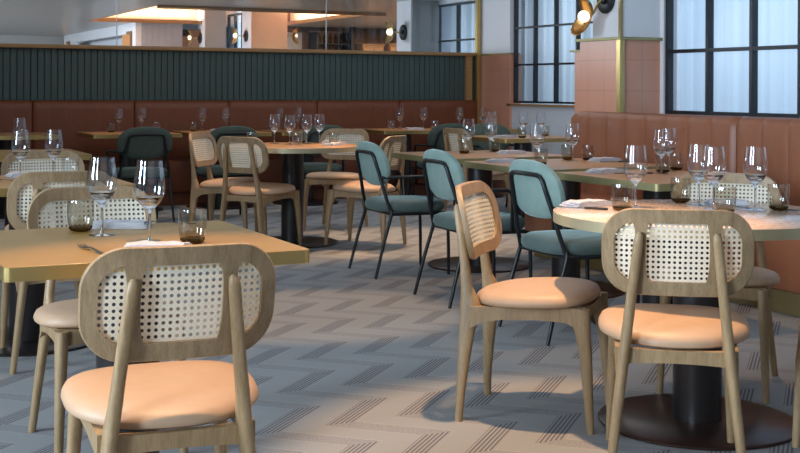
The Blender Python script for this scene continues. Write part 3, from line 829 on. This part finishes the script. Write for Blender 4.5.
for x, y, rz, lb, g in ((.925, 3.85, -.85, 'folded napkin at the far right of the ochre foreground table', 'napkins'), (.885, 3.34, -.75, 'folded napkin under the front wine glass of the ochre table', 'napkins')):
    pass
def N(x, y, rz, lb, sc=1., z=TZ):
    o = nap.put((x, y, z), rz, lb, 'folded napkins on the tables'); o.scale = (sc, sc, sc); return o
N(.90, 3.765, -.45, 'white napkin behind the wine glasses at the far side of the ochre foreground table', .95)
N(.86, 3.19, -.45, 'white napkin in front of the foreground wine glass, near the chair back', .95)
N(.99, 6.08, .1, 'white napkin on the second ochre table at far left')
N(3.80, 8.80, .3, 'grey napkin at the right of the middle round table')
N(3.66, 8.47, .6, 'grey napkin at the front edge of the middle round table, under the teal chair top')
N(4.33, 6.98, .2, 'white napkin on the table before the farthest teal chair')
N(3.76, 6.16, -.1, 'white napkin on the middle bench table beside the teal chair top')
N(4.42, 6.04, .15, 'white napkin on the middle bench table near the brown bench')
N(3.80, 5.19, .25, 'white napkin with a dark knife on the nearest bench table', 1.05)
N(2.655, 3.735, .1, 'folded napkin at the left of the speckled round table, beside the teal chair', 1.0)
N(3.19, 3.575, -.6, 'bluish folded napkin in the middle of the speckled round table', .85)
N(5.72, 9.32, .2, 'white napkin at the left of the table by the low grey wall')
N(2.92, 11.62, 0, 'peach-lit napkin on the leftmost back table', 1.05); N(3.78, 11.66, 0, 'peach-lit napkin on the second back table', 1.05); N(5.86, 11.42, 0, 'peach-lit napkin on the back table at the centre', 1.1)
N(4.17, 4.74, .3, 'grey napkin on the nearest bench table, behind the far cane chair')

def make_fork():
    t = thing('fork', '', 'fork')
    def strip(pts, w):
        rs = [[(x - ww / 2, y, z - .001), (x + ww / 2, y, z - .001), (x + ww / 2, y, z + .001), (x - ww / 2, y, z + .001)] for (x, y, z), ww in zip(pts, w)]
        return rs
    MB().rings(strip([(0, -.1, .002), (0, -.04, .004), (0, .02, .009), (0, .045, .008), (0, .06, .005)], [.013, .010, .006, .012, .024])).build('handle', M['dark_steel'], t)
    mb = MB()
    for k in range(4):
        x = -.0097 + k * .0065; mb.rings(strip([(x, .058, .0055), (x, .08, .004), (x, .10, .008)], [.0042, .0036, .0022]))
    mb.build('tines', M['dark_steel'], t); return t
def make_knife():
    t = thing('knife', '', 'knife')
    MB().rings([[(-.004, y, .0), (w - .004, y, .0), (w - .004, y, .003), (-.004, y, .003)] for y, w in ((0, .009), (.05, .016), (.09, .014), (.11, .004))]).build('blade', M['dark_steel'], t)
    MB().tube([(0, .002, .004), (0, -.05, .0045), (0, -.09, .005)], [.004, .005, .0045], 8).build('handle', M['dark_steel'], t); return t
fork = Kind(make_fork); knife = Kind(make_knife)
fork.put((.70, 3.235, TZ), .12, 'dark fork on the ochre foreground table, left of the chair back', 'forks')
fork.put((1.05, 3.80, TZ), 1.1, 'dark fork at the far right of the ochre foreground table', 'forks')
fork.put((.86, 5.80, TZ), .5, 'dark fork at the left of the second ochre table', 'forks')
fork.put((3.13, 3.50, TZ), .2, 'dark fork behind the rightmost wine glass of the speckled round table', 'forks')
fork.put((2.78, 3.80, TZ), -1.2, 'dark fork at the left of the speckled round table, by the folded napkin', 'forks')
knife.put((3.9, 5.06, TZ), 1.0, 'dark knife beside the napkin on the nearest bench table', 'knives')
knife.put((2.58, 3.645, TZ), .5, 'dark knife in front of the napkin at the left rim of the speckled table', 'knives')
knife.put((3.27, 3.25, TZ), .3, 'dark knife at the right end of the speckled round table', 'knives')
knife.put((4.42, 5.9, TZ), 1.0, 'dark knife beside the napkin on the middle bench table', 'knives')

# ------------------------------------------------------------------ light
def area(name, loc, rot, sx, sy, W_, col):
    l = bpy.data.lights.new(name, 'AREA'); l.shape = 'RECTANGLE'; l.size = sx; l.size_y = sy; l.energy = W_; l.color = col
    o = bpy.data.objects.new(name, l); C.objects.link(o); o.location = loc; o.rotation_euler = rot; return o
def spot(loc, W_, ang, blend, col, tgt, r=.035):
    l = bpy.data.lights.new('downlight', 'SPOT'); l.energy = W_; l.spot_size = math.radians(ang); l.spot_blend = blend; l.color = col; l.shadow_soft_size = r
    o = bpy.data.objects.new('downlight', l); C.objects.link(o); o.location = loc
    o.rotation_euler = (Vector(tgt) - Vector(loc)).to_track_quat('-Z', 'Y').to_euler(); return o
DAY = (.70, .85, 1.0)
area('daylight_and_fill', (WX + 1.1, 4.6, 2.0), (0, PI / 2, 0), 2.2, 5.2, 80, DAY)
area('daylight_and_fill', (WX2 + 1.0, 9.6, 2.0), (0, PI / 2, 0), 2.2, 4.2, 70, DAY)
area('daylight_and_fill', (WX2 + .8, 12.9, 1.7), (0, PI / 2, 0), 1.6, 1.0, 14, DAY)
area('daylight_and_fill', (7.45, 20.47, 1.9), (0, PI / 2, 0), 1.3, .9, 22, DAY)
for yy in (.2, 3.6):
    a_ = area('daylight_and_fill', (-3.9, yy, 1.9), (0, -PI / 2, 0), 1.9, 1.3, 158, (.68, .84, 1.0)); a_.data.spread = math.radians(110)
area('daylight_and_fill', (-3.9, 18.5, 1.6), (0, -PI / 2, 0), 1.3, 9, 900, (.78, .89, 1.0))  # area lamp added to brighten the lounge from the left, no window there
area('daylight_and_fill', (.5, -2.9, 1.9), (PI / 2, 0, 0), 5, 1.8, 14, (.70, .85, 1.0))  # ambient fill lamp before the windowless front wall
area('ceiling_fill', (2.2, 4.6, 2.93), (0, 0, 0), 4.5, 5, 30, (.66, .82, 1.0))  # this and the next two: soft fill added under the ceiling, no fixtures
area('ceiling_fill', (1.6, 9.6, 2.93), (0, 0, 0), 3, 2.6, 22, (.92, .95, 1.0))
area('ceiling_fill', (5.0, 9.3, 2.93), (0, 0, 0), 3.5, 3, 42, (.90, .95, 1.0))
WARM = (1, .61, .31)
for loc, w, ang, tgt in (((2.32, 3.55, 2.85), 370, 42, (2.3, 3.35, 0)), ((.95, 2.75, 2.85), 290, 44, (.95, 2.75, 0)), ((2.45, 5.85, 2.85), 170, 34, (2.45, 5.85, 0)), ((4.2, 8.3, 2.85), 300, 44, (4.2, 8.3, 0)), ((1.1, 5.9, 2.85), 70, 44, (1.1, 5.9, 0)), ((3.0, 8.6, 2.85), 190, 44, (3.0, 8.5, 0)), ((3.9, 4.7, 2.85), 70, 50, (3.8, 4.6, 0)), ((4.1, 6.4, 2.85), 70, 50, (4.1, 6.4, 0)),
                         ((2.9, 11.45, 2.7), 75, 32, (2.9, 11.45, 0)), ((3.8, 11.45, 2.7), 75, 32, (3.8, 11.45, 0)), ((5.9, 11.4, 2.7), 75, 32, (5.9, 11.4, 0)), ((6.0, 9.4, 2.85), 30, 50, (6.0, 9.4, 0))):
    spot(loc, w, ang, .5, WARM, tgt)
# lounge: cove glow, plus soft area lamps added as fill
area('cove_light', ((TX0 + TX1) / 2, TY1 + .12, 2.37), (PI, 0, 0), 3.0, .10, 42, (1, .66, .46))
area('cove_light', (TX1 + .15, 18, 2.37), (PI, 0, 0), .10, 4.2, 60, (1, .66, .46))
area('cove_light', (TX0 - .15, 18, 2.37), (PI, 0, 0), .10, 4.2, 45, (1, .66, .46))
area('lounge_fill', (3.0, 18.5, 2.27), (0, 0, 0), 4, 6, 90, (1, .93, .86))
area('lounge_fill', (9.4, 17.6, 2.27), (0, 0, 0), 2.6, 3, 150, (1, .68, .42))

w = bpy.data.worlds.new('world'); bpy.context.scene.world = w; w.use_nodes = True
w.node_tree.nodes['Background'].inputs[0].default_value = (.35, .45, .6, 1); w.node_tree.nodes['Background'].inputs[1].default_value = .3
sc = bpy.context.scene
sc.view_settings.view_transform = 'Standard'; sc.view_settings.look = 'None'; sc.view_settings.exposure = 0
sc.cycles.use_denoising = True
sc.cycles.max_bounces = 10; sc.cycles.transparent_max_bounces = 40; sc.cycles.transmission_bounces = 10
sc.cycles.sample_clamp_indirect = 4; sc.cycles.caustics_reflective = False; sc.cycles.blur_glossy = .5
